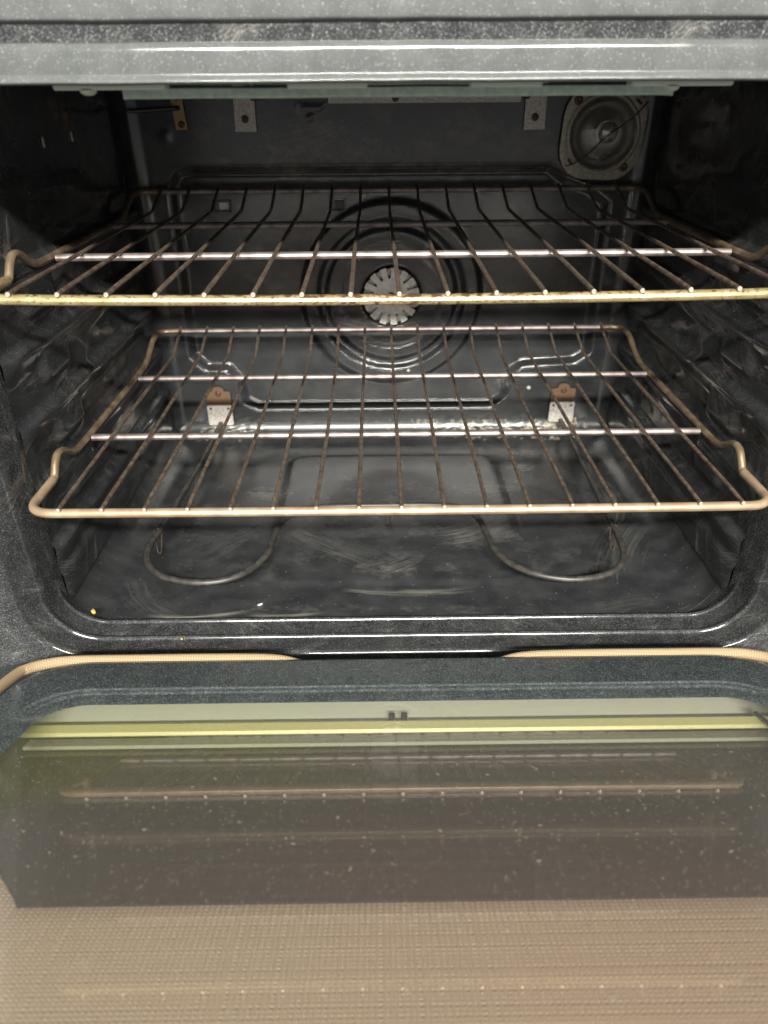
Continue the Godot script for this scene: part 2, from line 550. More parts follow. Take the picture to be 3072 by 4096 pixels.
const FAN := Vector2(0.001, 0.0505)

func back_wall() -> ArrayMesh:
	var poly := PackedVector2Array([Vector2(-0.243, 0.206), Vector2(0.195, 0.206), Vector2(0.217, 0.191), Vector2(0.25, 0.180), Vector2(0.272, 0.165), Vector2(0.276, -0.027), Vector2(0.258, -0.04), Vector2(0.185, -0.044), Vector2(0.172, -0.054), Vector2(0.163, -0.09), Vector2(0.146, -0.105), Vector2(-0.193, -0.105), Vector2(-0.2086, -0.095), Vector2(-0.2146, -0.063), Vector2(-0.229, -0.046), Vector2(-0.258, -0.046), Vector2(-0.276, -0.027), Vector2(-0.270, 0.19), Vector2(-0.26, 0.203)])
	var xs := stations(-0.317, 0.317, 0.003, 0.022)
	var rows := []
	var uvs := []
	var y := 0.325
	while y > -0.1501:
		var row := []
		var ur := []
		for x in xs:
			var p := Vector2(x, y)
			var r := p.distance_to(FAN)
			var e := cove(0.317 - absf(x), 0.022)
			if absf(x) < 0.295:
				e -= 0.009 * smoothstep(-0.005, 0.007, sd_poly(p, poly))
			if r < 0.13:
				e += 0.005 * smoothstep(0.122, 0.116, r) - 0.006 * smoothstep(0.100, 0.095, r) + 0.004 * smoothstep(0.089, 0.084, r) - 0.0012 * exp(-pow((r - 0.068) / 0.0016, 2)) - 0.010 * smoothstep(0.0395, 0.0365, r)
			var em := Vector2(maxf(absf(x + 0.093) - 0.012, 0), maxf(absf(y - 0.285) - 0.009, 0)).length() - 0.004
			e += 0.0018 * exp(-pow(em / 0.0014, 2))
			e += 0.0022 * exp(-pow(p.distance_to(Vector2(-0.094, 0.2625)) / 0.0035, 2))
			e += 0.0012 * exp(-pow(p.distance_to(Vector2(-0.268, 0.243)) / 0.006, 2))
			e -= 0.024 * smoothstep(0.0395, 0.036, p.distance_to(Vector2(0.2525, 0.2430)))
			# crust baked onto the foot of the wall
			if y < -0.10:
				noise.seed = 77
				noise.frequency = 160.0
				e += maxf(0.0, noise.get_noise_2d(x, y)) * 0.0022 * smoothstep(-0.112, -0.13, y) * (smoothstep(0.02, 0.12, x) * smoothstep(0.3, 0.26, x) + smoothstep(-0.17, -0.20, x) * smoothstep(-0.29, -0.27, x))
			row.append(Vector3(x, y, -0.465 + e))
			ur.append(Vector2((x + 0.317) / 0.634, (0.325 - y) / 0.475))
		rows.append(row)
		uvs.append(ur)
		y -= 0.003
	return sheet(rows, false, false, uvs)

func side_wall(s: float) -> ArrayMesh:
	var rows := []
	var y := 0.325
	while y > -0.1265:
		var row := []
		var z := -0.468
		while z < -0.0445:
			var d := 0.0
			for k in range(-1, 4):
				var lv := k * 0.058
				# the ledge that carries a rack's side rail
				var ridge := smoothstep(lv - 0.036, lv - 0.010, y) * smoothstep(lv - 0.0030, lv - 0.0095, y)
				d = maxf(d, ridge * 0.0085 * smoothstep(-0.035, -0.075, z) * smoothstep(-0.462, -0.44, z))
				# a pillow pressed in between two ledges near the front
				var yc := lv + 0.026
				var rr := Vector2(maxf(absf(y - yc) - 0.008, 0.0) / 0.013, maxf(absf(z + 0.140) - 0.024, 0.0) / 0.012).length()
				if k < 3:
					d = maxf(d, 0.0070 * (1.0 - smoothstep(0.15, 1.0, rr)))
			# broad oval pressed into the upper wall
			var ov := Vector2((y - 0.262) / 0.055, (z + 0.20) / 0.16).length()
			if y > 0.186:
				d += 0.0012 * smoothstep(1.2, 0.8, ov)
			# a shallow band along the foot
			d += 0.004 * smoothstep(-0.088, -0.100, y) * smoothstep(-0.03, -0.06, z)
			noise.seed = 9
			noise.frequency = 12.0
			d += noise.get_noise_2d(y, z + s) * 0.0006
			row.append(Vector3(s * (0.3168 - d), y, z))
			z += 0.004
		rows.append(row)
		y -= 0.0025
	return sheet(rows, false, s < 0)

func floor_mesh() -> ArrayMesh:
	var xs := stations(-0.3175, 0.3175, 0.004, 0.04)
	var zs := stations(-0.4655, -0.047, 0.004, 0.035)
	var rows := []
	var uvs := []
	for z in zs:
		var row := []
		var ur := []
		for x in xs:
			var y := -0.15 + maxf(cove(0.3175 - absf(x), 0.036), cove(z + 0.4655, 0.03))
			var q := Vector2(maxf(absf(x) - 0.115, 0.0), maxf(absf(z + 0.248) - 0.122, 0.0)).length()
			y += 0.0024 * smoothstep(0.0270, 0.0225, q)
			if z < -0.43:
				noise.seed = 78
				noise.frequency = 150.0
				y += maxf(0.0, noise.get_noise_2d(x, z)) * 0.0022 * (smoothstep(0.02, 0.12, x) * smoothstep(0.3, 0.26, x) + smoothstep(-0.17, -0.20, x) * smoothstep(-0.29, -0.27, x))
			row.append(Vector3(x, y, z))
			ur.append(Vector2((x + 0.317) / 0.634, (0.035 - z) / 0.5))
		rows.append(row)
		uvs.append(ur)
	return sheet(rows, false, false, uvs)

func frame_mesh() -> ArrayMesh:
	# loops round the mouth of the oven from the cavity out to the face: half width, bottom, top, corner radius, z
	var rows := []
	for l in [[0.3170, -0.1502, 0.3180, 0.0360, -0.0500], [0.3170, -0.1498, 0.3160, 0.0370, -0.0455], [0.3169, -0.1462, 0.3130, 0.0390, -0.0428], [0.3168, -0.1440, 0.3120, 0.0400, -0.0408], [0.3168, -0.1433, 0.3110, 0.0400, -0.0388], [0.3168, -0.1436, 0.3100, 0.0405, -0.0376], [0.3169, -0.1444, 0.3100, 0.0410, -0.0369], [0.3170, -0.1452, 0.3090, 0.0413, -0.0364], [0.3171, -0.1457, 0.3090, 0.0415, -0.0355], [0.3173, -0.1450, 0.3065, 0.0430, -0.0190], [0.3175, -0.1440, 0.3060, 0.0440, -0.0165], [0.3178, -0.1420, 0.3060, 0.0445, -0.0145], [0.3181, -0.1405, 0.3055, 0.0450, -0.0125], [0.3184, -0.1403, 0.3050, 0.0455, -0.0112], [0.3187, -0.1408, 0.3050, 0.0460, -0.0102], [0.3190, -0.1416, 0.3050, 0.0460, -0.0096], [0.3195, -0.1423, 0.3045, 0.0465, -0.0090], [0.3200, -0.1427, 0.3040, 0.0470, -0.0080], [0.3250, -0.1392, 0.3010, 0.0500, 0.0070], [0.3258, -0.1375, 0.3000, 0.0510, 0.0105], [0.3265, -0.1368, 0.2998, 0.0515, 0.0132], [0.3275, -0.1369, 0.2998, 0.0520, 0.0150], [0.3286, -0.1376, 0.2998, 0.0525, 0.0163], [0.3298, -0.1392, 0.2998, 0.0530, 0.0174], [0.3325, -0.1430, 0.3010, 0.0560, 0.0186], [0.3380, -0.1500, 0.3050, 0.0600, 0.0196], [0.3460, -0.1600, 0.3130, 0.0660, 0.0203], [0.3800, -0.2000, 0.3600, 0.0900, 0.0208]]:
		var row := []
		for p in round_rect(l[0], l[1], l[2], l[3], 10):
			row.append(Vector3(p.x, p.y, l[4]))
		rows.append(row)
	return sheet(rows, true, false)

func extrude_x(profile: Array, x0: float, x1: float, n := 60, bow := 0.0, flip := false) -> ArrayMesh:
	# profile of (z, y) drawn along x; bow lifts its ends a little
	var rows := []
	for i in n + 1:
		var x := lerpf(x0, x1, float(i) / n)
		var row := []
		noise.seed = 61
		noise.frequency = 9.0
		var w := noise.get_noise_1d(x) * 0.0004
		for p in profile:
			row.append(Vector3(x, p.y + w - bow * x * x, p.x))
		rows.append(row)
	return sheet(rows, false, flip)

func round_profile(p: Array, radii: Array) -> Array:
	var q := []
	for v in p:
		q.append(Vector3(v.x, v.y, 0))
	var out := []
	for v in fillet(q, radii, 7):
		out.append(Vector2(v.x, v.y))
	return out

func disc(r: float, depth: float, n := 24) -> PackedVector2Array:
	var out := PackedVector2Array()
	for k in n:
		out.append(Vector2(cos(TAU * k / n), sin(TAU * k / n)) * r)
	return out

func plate_outline(w: float, h: float, r: float) -> PackedVector2Array:
	return PackedVector2Array(round_rect(w / 2, -h / 2, h / 2, r, 5))

func screw(parent: Node3D, at: Vector3, r := 0.0042) -> void:
	var prof := [Vector2(r, 0.0), Vector2(r, 0.0008), Vector2(r * 0.8, 0.0017), Vector2(r * 0.45, 0.0022), Vector2(r * 0.4, 0.0014), Vector2(0.0, 0.0012)]
	part("screw", lathe(prof, 18), M.screw, parent, at)

func build_oven() -> void:
	var oven := holder("oven", self)
	tag(oven, "black speckled enamel oven with its door pulled open and two racks inside", "oven")
	part("back_wall", back_wall(), M.back, oven)
	for s in [-1.0, 1.0]:
		part("side_wall", side_wall(s), M.worn, oven)
	part("cavity_floor", floor_mesh(), M.floor, oven)
	part("cavity_ceiling", box(Vector3(0.66, 0.012, 0.50), 0.002), M.worn, oven, Vector3(0, 0.328, -0.235))
	part("front_frame", frame_mesh(), M.frame, oven)
	# the rolled trim above the mouth
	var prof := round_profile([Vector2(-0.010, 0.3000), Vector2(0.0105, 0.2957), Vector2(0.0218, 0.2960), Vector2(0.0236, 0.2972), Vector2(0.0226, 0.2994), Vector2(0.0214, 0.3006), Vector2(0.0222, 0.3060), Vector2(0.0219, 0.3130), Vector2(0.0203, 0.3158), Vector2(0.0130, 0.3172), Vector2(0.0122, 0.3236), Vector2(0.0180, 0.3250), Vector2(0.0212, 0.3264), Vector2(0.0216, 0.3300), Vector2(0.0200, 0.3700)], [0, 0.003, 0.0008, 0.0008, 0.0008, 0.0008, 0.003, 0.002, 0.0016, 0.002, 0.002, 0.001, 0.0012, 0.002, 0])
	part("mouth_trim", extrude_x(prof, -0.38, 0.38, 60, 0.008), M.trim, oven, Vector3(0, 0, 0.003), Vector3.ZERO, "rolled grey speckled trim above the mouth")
	# pale tabs and the bar under the trim, green bounce light in its colour
	for t in [[-0.2086, -0.142], [-0.070, -0.022], [0.039, 0.082], [0.135, 0.196]]:
		part("vent_tab", box(Vector3(t[1] - t[0], 0.0036, 0.012), 0.001), M.pale, oven, Vector3((t[0] + t[1]) / 2, 0.2950, -0.004), Vector3.ZERO, "pale thin metal tab")
	for x in [-0.189, 0.160]:
		part("tab_screw", lathe([Vector2(0.005, 0), Vector2(0.0045, 0.0015), Vector2(0.0025, 0.0026), Vector2(0, 0.0028)], 16), M.pale, oven, Vector3(x, 0.2932, -0.002), Vector3(PI / 2, 0, 0))
	var bar_p := round_profile([Vector2(-0.046, 0.2948), Vector2(-0.030, 0.2945), Vector2(-0.0285, 0.2940), Vector2(-0.0285, 0.2886), Vector2(-0.031, 0.2880), Vector2(-0.046, 0.2880)], [0, 0.0008, 0.0008, 0.0012, 0.0012, 0])
	part("vent_bar", extrude_x(bar_p, -0.1764, 0.1712, 40, 0.0, true), M.green, oven, Vector3.ZERO, Vector3.ZERO, "pale metal bar under the trim with green bounce light painted in")
	for x in [-0.1764, 0.1712]:
		part("vent_bar_end", box(Vector3(0.002, 0.0074, 0.017), 0.0006), M.green, oven, Vector3(x, 0.2914, -0.0375))
	# outer shell, closed at sides, top and back
	for s in [-1, 1]:
		part("shell_panel", box(Vector3(0.012, 0.62, 0.55), 0.002), M.shell, oven, Vector3(s * 0.381, 0.055, -0.263))
	part("shell_panel", box(Vector3(0.75, 0.012, 0.55), 0.002), M.shell, oven, Vector3(0, 0.366, -0.263))
	part("shell_panel", box(Vector3(0.75, 0.012, 0.55), 0.002), M.shell, oven, Vector3(0, -0.252, -0.263))
	part("shell_panel", box(Vector3(0.75, 0.62, 0.012), 0.002), M.shell, oven, Vector3(0, 0.055, -0.535))
	part("kick_panel", box(Vector3(0.76, 0.06, 0.012), 0.002), M.frame, oven, Vector3(0, -0.222, 0.012))

	# fan: cast wheel behind its round opening
	var fan := holder("fan", oven, Vector3(FAN.x, FAN.y, -0.472))
	var wheel := PackedVector2Array()
	var teeth := 15
	for k in teeth:
		for q in [[-0.30, 0.0375], [-0.12, 0.0378], [0.12, 0.0378], [0.30, 0.0375], [0.36, 0.0240], [0.64, 0.0240]]:
			var a: float = (k + q[0]) / teeth * TAU + 0.2
			wheel.append(Vector2(cos(a), sin(a)) * q[1])
	part("wheel", slab(wheel, 0.0022), M.aluminium, fan)
	for k in teeth:
		var a := (k + 0.5) / teeth * TAU + 0.2
		part("blade", box(Vector3(0.012, 0.0048, 0.0012), 0.0003), M.aluminium, fan, Vector3(cos(a) * 0.0312, sin(a) * 0.0312, -0.0018), Vector3(0.5, 0.35, a))
	part("hub", lathe([Vector2(0.0062, 0.0022), Vector2(0.0062, 0.005), Vector2(0.005, 0.006), Vector2(0.0, 0.006)], 18), M.screw, fan)
	# two square slots in the back wall
	for h in [[-0.2115, 0.1645, 0.0205, 0.0125], [-0.066, 0.165, 0.019, 0.0135]]:
		var slot := holder("wall_slot", oven, Vector3(h[0], h[1], -0.4735))
		for e in [[0.0, 0.5, 1.0, 0.0], [0.0, -0.5, 1.0, 0.0], [-0.5, 0.0, 0.0, 1.0], [0.5, 0.0, 0.0, 1.0]]:
			part("slot_edge", box(Vector3(h[2] * e[2] + 0.0022, h[3] * e[3] + 0.0022, 0.003), 0.0006), M.worn, slot, Vector3(e[0] * h[2], e[1] * h[3], 0.001))
		part("tongue", box(Vector3(h[2] * 0.62, h[3] * 0.8, 0.002), 0.0005), M.worn, slot, Vector3(h[2] * 0.10, 0, 0.0002), Vector3(0, 0.2, 0))
	# lamp in the upper corner of the back wall
	var lamp := holder("lamp", oven, Vector3(0.2525, 0.2430, -0.460), Vector3(0, 0, -0.04))
	var po := plate_outline(0.098, 0.100, 0.034)
	var ring := []
	for l in [[1.0, 0.0], [1.0, 0.0022], [0.0, 0.0022], [0.0, -0.001]]:
		var row := []
		for q in po:
			var inner: Vector2 = q.normalized() * 0.0405
			var w: Vector2 = q if l[0] > 0.5 else inner
			row.append(Vector3(w.x, w.y, l[1]))
		ring.append(row)
	part("lamp_plate", sheet(ring, true, true), M.lamp_plate, lamp)
	part("dome_rim", lathe([Vector2(0.0445, 0.0022), Vector2(0.0425, 0.0046), Vector2(0.0405, 0.0050), Vector2(0.0390, 0.0030)], 48), M.lamp_plate, lamp)
	part("reflector", lathe([Vector2(0.0395, 0.0026), Vector2(0.0375, -0.003), Vector2(0.033, -0.009), Vector2(0.026, -0.014), Vector2(0.015, -0.0165), Vector2(0.0, -0.017)], 48), M.reflector, lamp)
	part("bulb", lathe([Vector2(0.009, -0.016), Vector2(0.012, 0.0005), Vector2(0.0125, 0.008), Vector2(0.010, 0.012), Vector2(0.005, 0.0145), Vector2(0.0, 0.015)], 24), M.reflector, lamp, Vector3(0.004, 0.002, 0))
	part("glass_dome", lathe([Vector2(0.0388, 0.004), Vector2(0.0375, 0.010), Vector2(0.033, 0.016), Vector2(0.026, 0.0205), Vector2(0.015, 0.0232), Vector2(0.009, 0.0238), Vector2(0.0082, 0.0228), Vector2(0.0, 0.0226)], 48), M.dome, lamp)
	part("retaining_wire", tube(smooth_path([Vector3(-0.040, -0.036, 0.003), Vector3(-0.031, -0.0335, 0.004), Vector3(-0.02, -0.022, 0.021), Vector3(-0.002, -0.002, 0.0255), Vector3(0.018, 0.012, 0.0225), Vector3(0.034, 0.022, 0.009), Vector3(0.046, 0.034, 0.003)], 6), 0.0007, 8), M.screw, lamp)
	screw(lamp, Vector3(-0.035, 0.033, 0.0022), 0.0052)
	screw(lamp, Vector3(0.031, -0.035, 0.0022), 0.0052)
	for q in [[-0.0345, -0.0315, 0.7], [0.036, 0.034, 0.9]]:
		part("clip_slot_shade", box(Vector3(0.0032, 0.0085, 0.0006), 0.0002), M.dark_wire_and_slot, lamp, Vector3(q[0], q[1], 0.0024), Vector3(0, 0, q[2]))  # dark block stands for the shade inside the slot

	# upper element: hangers on the back wall, rods running forward under the ceiling
	var broil := holder("broil_element", oven)
	for h in [[-0.1705, -0.02], [0.1702, 0.015]]:
		var hb := part("hanger", slab(PackedVector2Array([Vector2(-0.0125, -0.018), Vector2(0.0125, -0.018), Vector2(0.0118, 0.040), Vector2(-0.0118, 0.040)]), 0.0016), M.zinc, broil, Vector3(h[0], 0.2655, -0.4625), Vector3(0, 0, h[1]))
		screw(hb, Vector3(0, -0.005, 0.0016))
	var sensor := part("sensor_bracket", slab(plate_outline(0.0135, 0.036, 0.001), 0.0015), M.brass, broil, Vector3(-0.2475, 0.2680, -0.4625), Vector3(0, 0, 0.06), "brown perforated bracket of the probe")
	screw(sensor, Vector3(0.001, -0.0125, 0.0015), 0.0038)
	for y in [0.0045, 0.0145]:
		part("hole_disc", slab(disc(0.0028, 0.001, 14), 0.0006), M.screw, sensor, Vector3(0, y, 0.0015))  # dark disc added for the shade in a hole of the bracket
	part("probe", tube([Vector3(-0.247, 0.2722, -0.462), Vector3(-0.252, 0.2720, -0.452), Vector3(-0.30, 0.2700, -0.440)], 0.0024, 10), M.element, broil)
	part("centre_strip", box(Vector3(0.225, 0.022, 0.002), 0.0005), M.zinc, broil, Vector3(0.040, 0.2868, -0.4615))
	screw(broil, Vector3(0.006, 0.2812, -0.4603))
	for s in [-1.0, 1.0]:
		part("rod", tube(smooth_path([Vector3(s * 0.158, 0.2855, -0.462), Vector3(s * 0.158, 0.2862, -0.44), Vector3(s * 0.158, 0.297, -0.40), Vector3(s * 0.16, 0.300, -0.30), Vector3(s * 0.20, 0.300, -0.12), Vector3(s * 0.24, 0.300, -0.14), Vector3(s * 0.25, 0.300, -0.38), Vector3(s * 0.20, 0.300, -0.42)], 6), 0.0032, 10), M.element, broil)
		part("collar", lathe([Vector2(0.0065, 0.0), Vector2(0.0065, 0.004), Vector2(0.004, 0.007), Vector2(0.0, 0.007)], 16), M.screw, broil, Vector3(s * 0.158, 0.2855, -0.460))

	# lower element: a looped rod on three wire feet
	var bake := holder("bake_element", oven)
	var pts := []
	for p in [[-0.2465, -0.462], [-0.2475, -0.40], [-0.252, -0.29], [-0.260, -0.18], [-0.2630, -0.135], [-0.2545, -0.104], [-0.230, -0.081], [-0.190, -0.073], [-0.158, -0.085], [-0.1375, -0.117], [-0.1335, -0.147], [-0.130, -0.176], [-0.120, -0.200], [-0.098, -0.2145], [-0.058, -0.2185], [0.0, -0.2190]]:
		pts.append(Vector3(p[0], -0.1255, p[1]))
	for p in [[0.030, -0.2190], [0.060, -0.2165], [0.084, -0.205], [0.0945, -0.184], [0.0985, -0.155], [0.1035, -0.125], [0.117, -0.098], [0.140, -0.0800], [0.1735, -0.0715], [0.207, -0.0785], [0.230, -0.099], [0.2385, -0.130], [0.2410, -0.18], [0.244, -0.29], [0.2465, -0.40], [0.2465, -0.462]]:
		pts.append(Vector3(p[0], -0.1255, p[1]))
	part("rod", tube(smooth_path(pts, 6), 0.0035, 12), M.element, bake)
	for s in [[-0.2455, 0.02], [0.2465, -0.02]]:
		var tab_o := PackedVector2Array([Vector2(-0.017, -0.016), Vector2(0.017, -0.016), Vector2(0.0172, 0.011), Vector2(0.009, 0.0115), Vector2(0.007, 0.016), Vector2(0.003, 0.0185), Vector2(-0.003, 0.0185), Vector2(-0.007, 0.016), Vector2(-0.009, 0.0115), Vector2(-0.0172, 0.010)])
		var tb := part("mounting_tab", slab(tab_o, 0.0016), M.copper, bake, Vector3(s[0], -0.089, -0.4615))
		screw(tb, Vector3(0.0, 0.0085, 0.0016), 0.004)
		var pl := part("mounting_plate", slab(plate_outline(0.0355, 0.031, 0.003), 0.002), M.zinc, bake, Vector3(s[0], -0.1125, -0.4590))
		for hx in [-0.0125, 0.0125]:
			part("hole_disc", slab(disc(0.0018, 0.001, 10), 0.0006), M.screw, pl, Vector3(hx, 0.0105, 0.002))  # hole in the plate, its shade drawn as a dark disc
	for f in [[-0.2625, -0.168, 0.0], [-0.006, -0.219, 1.57], [0.2405, -0.165, 0.0]]:
		var foot := smooth_path([Vector3(-0.0035, 0.0255, 0.0), Vector3(-0.0036, 0.018, 0.001), Vector3(-0.002, 0.003, 0.006), Vector3(0.0, 0.0008, 0.0075), Vector3(0.002, 0.003, 0.006), Vector3(0.0036, 0.018, 0.001), Vector3(0.0035, 0.0255, 0.0), Vector3(0.0, 0.0285, 0.0)], 5)
		part("wire_foot", tube(foot, 0.0007, 6), M.wire, bake, Vector3(f[0], -0.150, f[1]))
	# holes in the side wall
	for q in [[-0.3150, 0.2524, -0.224], [-0.3150, 0.253, -0.294]]:
		part("bolt_end", slab(plate_outline(0.004, 0.009, 0.0019), 0.0008), M.zinc, oven, Vector3(q[0], q[1], q[2]), Vector3(0, PI / 2, 0))
	build_door(oven)

func door_loop(hw: float, s0: float, s1: float, r: float, off: float) -> Array:
	# points on the door, in its own axes: x across, y up from the glass, z along the door away from the hinge
	var row := []
	for p in round_rect(hw, s0, s1, r, 10):
		row.append(Vector3(p.x, off, p.y))
	return row

func build_door(oven: Node3D) -> void:
	var door := holder("door", oven, DOOR_AT, Vector3(-TILT, 0, 0))
	var rows := []
	for l in [[0.3500, -0.0040, 0.5200, 0.0300, -0.0600], [0.3500, -0.0040, 0.5200, 0.0300, -0.0085], [0.3480, -0.0020, 0.5180, 0.0300, -0.0060], [0.3250, 0.0060, 0.5050, 0.0450, -0.0056], [0.3015, 0.0145, 0.4820, 0.0500, -0.0055], [0.2995, 0.0150, 0.4800, 0.0500, -0.0045], [0.2990, 0.0152, 0.4795, 0.0500, 0.0005], [0.2982, 0.0160, 0.4790, 0.0500, 0.0028], [0.2965, 0.0178, 0.4775, 0.0500, 0.0040], [0.2940, 0.0205, 0.4760, 0.0500, 0.0042], [0.2735, 0.0662, 0.4500, 0.0420, 0.0042], [0.2724, 0.0672, 0.4490, 0.0410, 0.0040], [0.2716, 0.0679, 0.4484, 0.0405, 0.0034], [0.2708, 0.0685, 0.4478, 0.0400, 0.0030], [0.2675, 0.0710, 0.4460, 0.0380, 0.0028], [0.2662, 0.0720, 0.4450, 0.0370, 0.0023], [0.2652, 0.0728, 0.4443, 0.0365, 0.0017], [0.2640, 0.0738, 0.4435, 0.0360, 0.0015], [0.2600, 0.0800, 0.4400, 0.0340, 0.0012], [0.2588, 0.0815, 0.4390, 0.0330, 0.0008], [0.2575, 0.0852, 0.4375, 0.0310, 0.0006], [0.2570, 0.0866, 0.4370, 0.0300, 0.0002]]:
		rows.append(door_loop(l[0], l[1], l[2], l[3], l[4]))
	part("door_liner", sheet(rows, true), M.door, door, Vector3.ZERO, Vector3.ZERO, "dark blue grey speckled enamel surround of the door glass")
	part("door_front", box(Vector3(0.70, 0.006, 0.52), 0.002), M.shell, door, Vector3(0, -0.063, 0.258))
	# two panes
	part("inner_pane", box(Vector3(0.53, 0.0028, 0.364), 0.0004), M.glass, door, Vector3(0, -0.0016, 0.2615), Vector3.ZERO, "dusty clear glass pane that mirrors the racks")
	part("glass_coating", coating_sheet(), M.coating, door, Vector3(0, 0.00015, 0.0))
	part("middle_pane", box(Vector3(0.53, 0.0025, 0.42), 0.0004), M.glass_low, door, Vector3(0, -0.0222, 0.255))
	# spacers along the hinge side of the glass
	part("spacer", box(Vector3(0.56, 0.004, 0.0235), 0.0015), M.mint, door, Vector3(0, -0.0150, 0.0705), Vector3(0.42, 0, 0), "pale green spacer strip under the glass")
	part("spacer", box(Vector3(0.55, 0.004, 0.0100), 0.0018), M.yellow, door, Vector3(0, -0.0150, 0.0955), Vector3(0.42, 0, 0), "yellow spacer strip under the glass")
	part("spacer", box(Vector3(0.55, 0.003, 0.012), 0.001), M.mint, door, Vector3(0, -0.0275, 0.092), Vector3.ZERO, "narrow green spacer strip under the glass")
	for x in [-0.0105, -0.0015]:
		part("spacer_notch", box(Vector3(0.0045, 0.0046, 0.0035), 0.0005), M.dark_wire_and_slot, door, Vector3(x, -0.0128, 0.0842))
	part("corner_wire", tube([Vector3(0.252, -0.010, 0.091), Vector3(0.256, -0.012, 0.112), Vector3(0.257, -0.016, 0.125)], 0.0016, 8), M.dark_wire_and_slot, door)
	# dark plate with cut corners, and the woven screen beyond it
	part("cover_plate", slab(PackedVector2Array([Vector2(-0.29, -0.02), Vector2(0.29, -0.02), Vector2(0.29, -0.205), Vector2(0.2275, -0.2215), Vector2(0.2075, -0.2435), Vector2(0.204, -0.2485), Vector2(-0.204, -0.2485), Vector2(-0.2075, -0.2435), Vector2(-0.2275, -0.2215), Vector2(-0.29, -0.205)]), 0.0015), M.plate, door, Vector3(0, -0.0310, 0.0), Vector3(-PI / 2, 0, 0), "dark plate with cut corners under the glass")
	part("screen_backing", box(Vector3(0.66, 0.002, 0.49), 0.0005), M.backing, door, Vector3(0, -0.0400, 0.258))
	var weave := mesh_screen()
	weave.name = "woven_screen"
	door.add_child(weave, true)
	weave.set_meta("kind", "stuff")
	weave.set_meta("label", "beige woven mesh screen under the door glass")
	# braided gasket in two lengths
	for s in [-1.0, 1.0]:
		var lead := 0.008 if s < 0.0 else -0.012
		var gp := [Vector3(s * 0.078 + lead, -0.0068, 0.0155), Vector3(s * 0.092 + lead, -0.0030, 0.0120), Vector3(s * 0.112 + lead * 0.8, 0.0012, 0.0096), Vector3(s * 0.15, 0.0023, 0.0090), Vector3(s * 0.22, 0.0023, 0.0090), Vector3(s * 0.272, 0.0020, 0.0090), Vector3(s * 0.292, 0.0012, 0.0125), Vector3(s * 0.3045, 0.0010, 0.0225), Vector3(s * 0.3085, 0.0010, 0.040), Vector3(s * 0.3085, 0.0010, 0.12), Vector3(s * 0.3085, 0.0010, 0.36)]
		part("gasket", tube(smooth_path(gp, 8), 0.0043, 16), M.rope, door, Vector3.ZERO, Vector3.ZERO, "beige braided rope gasket")

func coating_sheet() -> ArrayMesh:
	# the metal oxide film on the inner pane: its iridescent sheen is painted in as olive, tan and mauve
	var v := PackedVector3Array()
	var c := PackedColorArray()
	var idx := PackedInt32Array()
	var nx := 60
	var nz := 44
	for j in nz + 1:
		for i in nx + 1:
			var x := lerpf(-0.2585, 0.2585, float(i) / nx)
			var z := lerpf(0.0855, 0.437, float(j) / nz)
			v.append(Vector3(x, 0, z))
			noise.seed = 501
			noise.frequency = 5.0
			noise.fractal_octaves = 3
			var a := noise.get_noise_2d(x, z) * 0.5
			noise.seed = 502
			var b := noise.get_noise_2d(x, z) * 0.5
			var olive := smoothstep(0.05, -0.24, x + a * 0.2) * smoothstep(0.26, 0.12, z + b * 0.1)
			var pink := smoothstep(-0.12, 0.16, x + b * 0.25) * smoothstep(0.20, 0.32, z + a * 0.1)
			var col := Color(0.285, 0.258, 0.235)
			col = col.lerp(Color(0.275, 0.285, 0.085), clampf(olive, 0.0, 1.0) * 0.9)
			col = col.lerp(Color(0.335, 0.238, 0.225), clampf(pink, 0.0, 1.0) * 0.9)
			c.append(col)
	var w := nx + 1
	for j in nz:
		for i in nx:
			var k := j * w + i
			idx.append_array([k, k + 1, k + w, k + 1, k + w + 1, k + w])
	var n := PackedVector3Array()
	n.resize(v.size())
	n.fill(Vector3.UP)
	var arr := []
	arr.resize(Mesh.ARRAY_MAX)
	arr[Mesh.ARRAY_VERTEX] = v
	arr[Mesh.ARRAY_NORMAL] = n
	arr[Mesh.ARRAY_COLOR] = c
	arr[Mesh.ARRAY_INDEX] = idx
	var m := ArrayMesh.new()
	m.add_surface_from_arrays(Mesh.PRIMITIVE_TRIANGLES, arr)
	return m

func mesh_screen() -> MeshInstance3D:
	var v := PackedVector3Array()
	var idx := PackedInt32Array()
	var strand := func(a: Vector3, b: Vector3, w: Vector3, h: float):
		var s := v.size()
		for p in [a, b]:
			v.append_array([p - w, p + Vector3(0, h, 0), p + w])
		idx.append_array([s, s + 3, s + 1, s + 1, s + 3, s + 4, s + 1, s + 4, s + 2, s + 2, s + 4, s + 5])
	rng.seed = 91
	for i in 218:
		var x := (i - 109) * 0.0030 + rng.randfn(0, 0.00022)
		strand.call(Vector3(x, -0.0388, 0.20), Vector3(x + rng.randfn(0, 0.0003), -0.0388, 0.50), Vector3(0.0010, 0, 0), 0.0018)
	for i in 118:
		var z := 0.205 + i * 0.0025 + rng.randfn(0, 0.00006)
		strand.call(Vector3(-0.33, -0.0386, z), Vector3(0.33, -0.0386, z + rng.randfn(0, 0.0003)), Vector3(0, 0, -0.0006), 0.0008)
	var o := MeshInstance3D.new()
	o.mesh = commit(v, idx, PackedVector2Array(), true)
	o.material_override = M.screen
	return o

